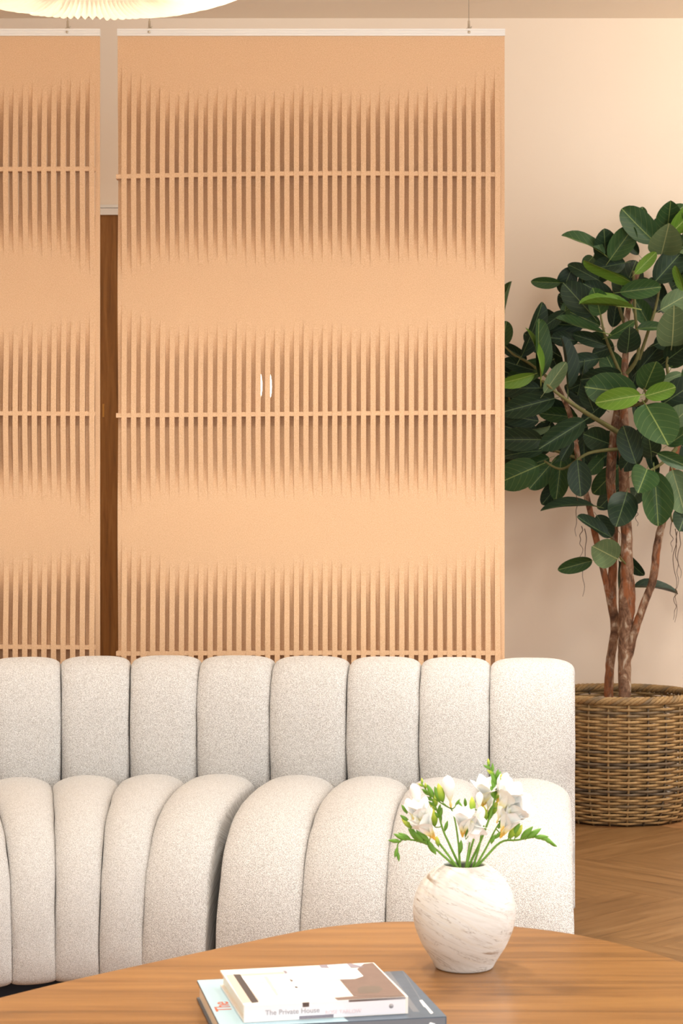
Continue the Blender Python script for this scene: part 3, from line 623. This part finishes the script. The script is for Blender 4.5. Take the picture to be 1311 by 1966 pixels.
for (x, y, L, d) in [(1106, 940, 90, -.05), (1116, 1010, 60, -.06), (1122, 1015, 130, -.05), (1180, 940, 100, -.06), (1186, 990, 60, -.08), (1300, 1020, 110, -.14), (1296, 1015, 180, -.15), (1304, 1020, 90, -.13), (1290, 1000, 60, -.12), (1175, 870, 90, -.06), (1222, 970, 40, -.07), (1296, 1130, 60, -.15)]:
    P = [tp(x+rr.uniform(-1, 1)*(4 if j else 0), y+L*j/7, d) for j in range(8)]
    build('aerial_root', tube(catmull(P, 3), [.0016-.0009*j/21 for j in range(22)], 5), M['root'], tree)
def leaf_mesh(curl, fold, wave, seed):
    V, UV, Fc = [], [], []; nv, nu = 12, 6; r = random.Random(seed)
    for j in range(nv+1):
        t = (1-math.cos(math.pi*j/nv))/2; e = abs(2*t**1.05-1); wd = max(.004, .5*max(0, 1-e**2.15)**.56*(1 if t < .93 else 1)) if 0 < t < 1 else .02
        z0 = curl*(t*t-.15*t); 
        for i in range(nu+1):
            s = 2*i/nu-1; x = s*wd
            V.append((x*math.cos(fold), t, z0+abs(x)*math.sin(fold)+wave*math.sin(t*7+seed+s)*abs(s)*.5)); UV.append((.5+s*wd, t))
    for j in range(nv):
        for i in range(nu): a = j*(nu+1)+i; Fc.append((a, a+1, a+nu+2, a+nu+1))
    n = len(V); g = tube([(0, -.17, -.02), (0, -.08, -.012), (0, .02, 0), (0, .3, curl*.05-.004)], [.012, .012, .014, .006], 5)
    V += [tuple(v) for v in g[0]]; UV += [(.5, .3)]*len(g[0]); Fc += [tuple(i+n for i in f) for f in g[1]]
    return mesh('leaf', V, Fc, UV)
LM = [leaf_mesh(c, f, wv, i) for i, (c, f, wv) in enumerate([(-.12, .22, .03), (-.25, .3, .04), (.08, .2, .04), (-.32, .15, .03), (-.05, .4, .03), (.14, .28, .05)])]
for me in LM: me.materials.append(M['leaf_dark'])
TONE = dict(d='leaf_dark', m='leaf_mid', l='leaf_light', u='leaf_pale')
rl = random.Random(21)
def leaf(bx, by, tx, ty, wpx, tone, dep, variant=None):
    b = tp(bx, by, dep); t = tp(tx, ty, dep); v = t-b; L = v.length; wd = 1.14*wpx/F*(TY+dep); v.normalize()
    front = Vector((0, -1, 0)); side = v.cross(front).normalized()
    asp = .80
    if wd > asp*L: TL = wd/asp; pitch = math.acos(min(1, L/TL)); roll = rl.uniform(-.15, .15); W = wd
    else: TL = L; pitch = rl.uniform(0, .2); W = max(wd, .46*L); roll = math.acos(min(1, wd/W))*(1 if rl.random() < .5 else -1)*.95
    ydir = (v*math.cos(pitch)+front*math.sin(pitch)).normalized(); zn = (front*math.cos(pitch)-v*math.sin(pitch)).normalized(); 
    if tone == 'roll': pass
    q = Matrix.Rotation(roll, 3, ydir); zn = q@zn; x = ydir.cross(zn).normalized()
    me = LM[variant if variant is not None else rl.randrange(len(LM))]; o = obj('leaf', me, None, tree)
    m3 = Matrix((x*W, ydir*TL*1.08, zn*TL)).transposed().to_4x4(); o.matrix_basis = Matrix.Translation(b)@m3
    o.material_slots[0].link = 'OBJECT'; o.material_slots[0].material = M[TONE[tone]]
def A(x, y): return 940+x/3.534, 380+y/3.534
def B(x, y): return 940+x/3.51, 780+y/3.51
LA = [(1120, 300, 905, 95, 180, 'm', -.1), (1200, 230, 1195, 98, 170, 'm', -.02), (1225, 245, 1420, 50, 130, 'l', -.08), (1165, 380, 1168, 235, 215, 'u', -.16), (985, 515, 1115, 380, 75, 'l', -.22), (1120, 570, 1300, 368, 170, 'd', -.14),
      (780, 385, 530, 232, 75, 'm', -.08), (815, 420, 960, 215, 150, 'm', -.08), (780, 405, 765, 287, 150, 'd', -.02), (700, 400, 635, 470, 80, 'm', .02), (920, 440, 690, 490, 125, 'd', .0), (970, 575, 670, 420, 36, 'l', -.2), (480, 575, 295, 572, 70, 'm', .0),
      (560, 470, 495, 630, 120, 'd', .0), (740, 560, 552, 455, 90, 'd', -.04), (700, 800, 515, 595, 175, 'd', -.08), (835, 690, 650, 590, 120, 'd', -.08), (750, 790, 700, 658, 140, 'm', -.14), (950, 700, 850, 530, 130, 'd', -.1), (885, 640, 1138, 610, 130, 'm', -.2),
      (970, 745, 620, 715, 36, 'l', -.2), (1160, 760, 1350, 650, 140, 'u', -.16), (1235, 1000, 1215, 818, 220, 'u', -.2), (770, 912, 450, 852, 58, 'm', -.18), (510, 770, 345, 890, 80, 'd', -.02), (215, 1075, 362, 745, 105, 'd', -.06), (345, 1215, 300, 850, 115, 'm', -.16),
      (350, 1215, 320, 900, 40, 'l', -.19), (85, 860, 135, 585, 32, 'm', .04), (80, 1010, 110, 850, 115, 'm', .05), (305, 1195, 78, 1268, 78, 'l', -.16), (370, 1322, 505, 1130, 95, 'u', -.2), (530, 1300, 490, 960, 85, 'd', -.14), (440, 1360, 100, 1450, 150, 'd', -.12),
      (340, 1290, 60, 1290, 120, 'd', -.06), (1000, 1330, 660, 1290, 220, 'm', -.2), (1020, 1338, 745, 1385, 138, 'l', -.26), (1055, 1345, 1242, 1290, 112, 'l', -.26), (1050, 1300, 1100, 1125, 170, 'm', -.18), (1170, 1400, 1360, 1270, 180, 'd', -.12),
      (1000, 890, 1185, 868, 62, 'm', -.18), (800, 945, 985, 860, 72, 'm', -.16), (930, 1050, 930, 945, 145, 'd', -.14), (600, 970, 425, 950, 95, 'd', -.02), (790, 1000, 580, 930, 90, 'd', -.03), (590, 988, 335, 1005, 36, 'd', .0), (890, 1190, 640, 1230, 110, 'd', -.1),
      (740, 1090, 530, 1130, 110, 'd', -.02), (1190, 1110, 1330, 1000, 150, 'd', -.1), (1170, 1240, 1290, 1195, 60, 'u', -.12), (1312, 630, 1262, 470, 42, 'l', -.18), (1080, 860, 985, 700, 120, 'm', -.05), (1230, 560, 1330, 450, 130, 'd', -.06), (520, 700, 500, 830, 60, 'm', .02),
      (640, 860, 340, 870, 90, 'd', .04), (300, 1170, 90, 1110, 90, 'd', .04), (760, 1200, 560, 1290, 110, 'd', .0), (640, 1130, 600, 1330, 60, 'd', -.04), (250, 1100, 80, 1000, 80, 'd', .08), (700, 1430, 640, 1290, 110, 'd', -.08), (840, 1010, 700, 1060, 90, 'd', .05), (1340, 350, 1400, 200, 120, 'u', -.12), (1280, 300, 1350, 380, 120, 'u', -.1)]
LB = [(640, 95, 350, 275, 155, 'd', -.22), (350, 225, 70, 225, 150, 'd', -.06), (330, 400, 75, 510, 195, 'm', -.04), (420, 380, 275, 545, 130, 'm', .0), (480, 370, 445, 618, 130, 'm', .02), (590, 362, 610, 590, 148, 'd', -.14), (710, 672, 378, 626, 42, 'd', -.06),
      (925, 580, 850, 750, 180, 'd', -.16), (800, 872, 586, 762, 75, 'd', -.1), (862, 1030, 668, 935, 185, 'u', -.16), (690, 1040, 480, 1098, 95, 'm', -.12), (985, 385, 900, 150, 155, 'd', -.16), (1060, 425, 975, 565, 190, 'm', -.24), (1110, 440, 1130, 780, 205, 'm', -.2),
      (1230, 430, 1300, 700, 200, 'u', -.14), (1330, 700, 1250, 838, 150, 'd', -.14), (1195, 265, 1350, 150, 95, 'm', -.22), (1130, 318, 1330, 405, 90, 'm', -.24), (970, 1218, 1248, 1214, 36, 'd', -.02), (880, 980, 1015, 1142, 75, 'd', .0), (720, 735, 815, 872, 110, 'd', -.02), (1090, 345, 1060, 230, 130, 'd', -.12),
      (760, 350, 665, 450, 90, 'm', .02), (230, 165, 395, 140, 42, 'u', -.04), (870, 1040, 880, 1230, 50, 'd', -.0), (1050, -10, 1145, 225, 260, 'm', -.26), (1180, 160, 1330, 20, 150, 'u', -.14), (800, 250, 620, 190, 150, 'd', -.02), (360, 300, 110, 310, 90, 'd', -.02), (330, 100, 100, 60, 120, 'd', -.08),
      (560, 230, 480, 360, 70, 'd', -.1), (250, 330, 90, 420, 90, 'd', .05), (1010, 260, 900, 420, 130, 'd', -.06), (1000, 560, 930, 660, 110, 'd', -.0)]
for r in LA: leaf(*A(r[0], r[1]), *A(r[2], r[3]), r[4]/3.534, r[5], r[6])
for r in LB: leaf(*B(r[0], r[1]), *B(r[2], r[3]), r[4]/3.51, r[5], r[6])
def inside(x, y):       # crown outline in the picture plane through the trunk
    T = [(430, 1240), (470, 1180), (530, 1140), (600, 1110), (640, 1090), (690, 1020), (760, 990), (850, 985), (900, 1010), (930, 1090)]
    return y > 440 and y < 925 and x > interp(T, y) and x < 1560-abs(y-680)*.5
for k in range(175):
    while True:
        x, y = rl.uniform(985, 1520), rl.uniform(430, 930)
        if inside(x, y): break
    if k % 3 == 0: x = rl.uniform(1300, 1500)
    ax, ay = x-1215, y-760; a = math.atan2(ay, ax)+rl.uniform(-1, 1); L = rl.uniform(50, 82)
    dep = rl.uniform(.06, .28) if x < 1300 else rl.uniform(-.25, .28)
    leaf(x, y, x+L*math.cos(a), y+L*math.sin(a), L*rl.uniform(.4, .62), 'd' if rl.random() < .75 else 'm', dep)
# ---------------------------------------------------------------- pendant lamp
LX, LY, LZ = (172-CX)/F*4.5, 4.5, 2.41
lamp = thing('pendant_lamp', (LX, LY, LZ), 'glowing round pleated fabric pendant lamp at the top left', 'lamp')
prf = [(.185, -.022), (.20, -.036), (.25, -.045), (.31, -.043), (.37, -.030), (.41, -.008), (.432, .02), (.425, .05), (.39, .085), (.32, .125), (.22, .155), (.10, .172), (.04, .175)]
pc = catmull([(r, z, 0) for r, z in prf], 3); NP = 240; V, Fc = [], []
for i, q in enumerate(pc):
    for kk in range(NP):
        a = 2*math.pi*kk/NP; ph = noise.noise(Vector((kk*.13, 2, 0)))*1.5
        rip = (.009 if kk % 2 else -.009)*interp([(0, 1.1), (12, .9), (18, .55), (40, .4)], i)*(1+.6*noise.noise(Vector((kk*.4, i*.15, 0))))
        V.append((LX+(q.x+rip*.5)*math.cos(a+ph*.01*math.sin(i*.3)), LY+(q.x+rip*.5)*math.sin(a+ph*.01*math.sin(i*.3)), LZ+q.y+rip*.7))
for i in range(len(pc)-1):
    for kk in range(NP): k2 = (kk+1) % NP; Fc.append((i*NP+kk, i*NP+k2, (i+1)*NP+k2, (i+1)*NP+kk))
build('shade', (V, Fc), M['shade'], lamp)
build('shade_ring', tube([(LX+.184*math.cos(2*math.pi*i/64), LY+.184*math.sin(2*math.pi*i/64), LZ-.021) for i in range(64)], .004, 8, True), plain('ring_fabric', srgb(206, 178, 138), .8), lamp)
build('diffuser', lathe([(.001, -.036), (.10, -.032), (.178, -.022), (.178, -.018), (.001, -.018)], (LX, LY, LZ), 48), M['glow'], lamp)
build('cable', tube([(LX, LY, LZ+.172), (LX, LY, ZC-.02)], .003, 8), M['white'], lamp)
build('ceiling_canopy', lathe([(.001, -.03), (.05, -.028), (.055, 0), (.001, 0)], (LX, LY, ZC), 32), M['white'], lamp)
pl_ = bpy.data.lights.new('lamp_bulb', 'POINT'); pl_.energy = 2.3; pl_.color = (1, .94, .84); pl_.shadow_soft_size = .06
po = bpy.data.objects.new('lamp_bulb', pl_); COL.objects.link(po); po.location = (LX, LY, LZ+.07); parent(po, lamp)
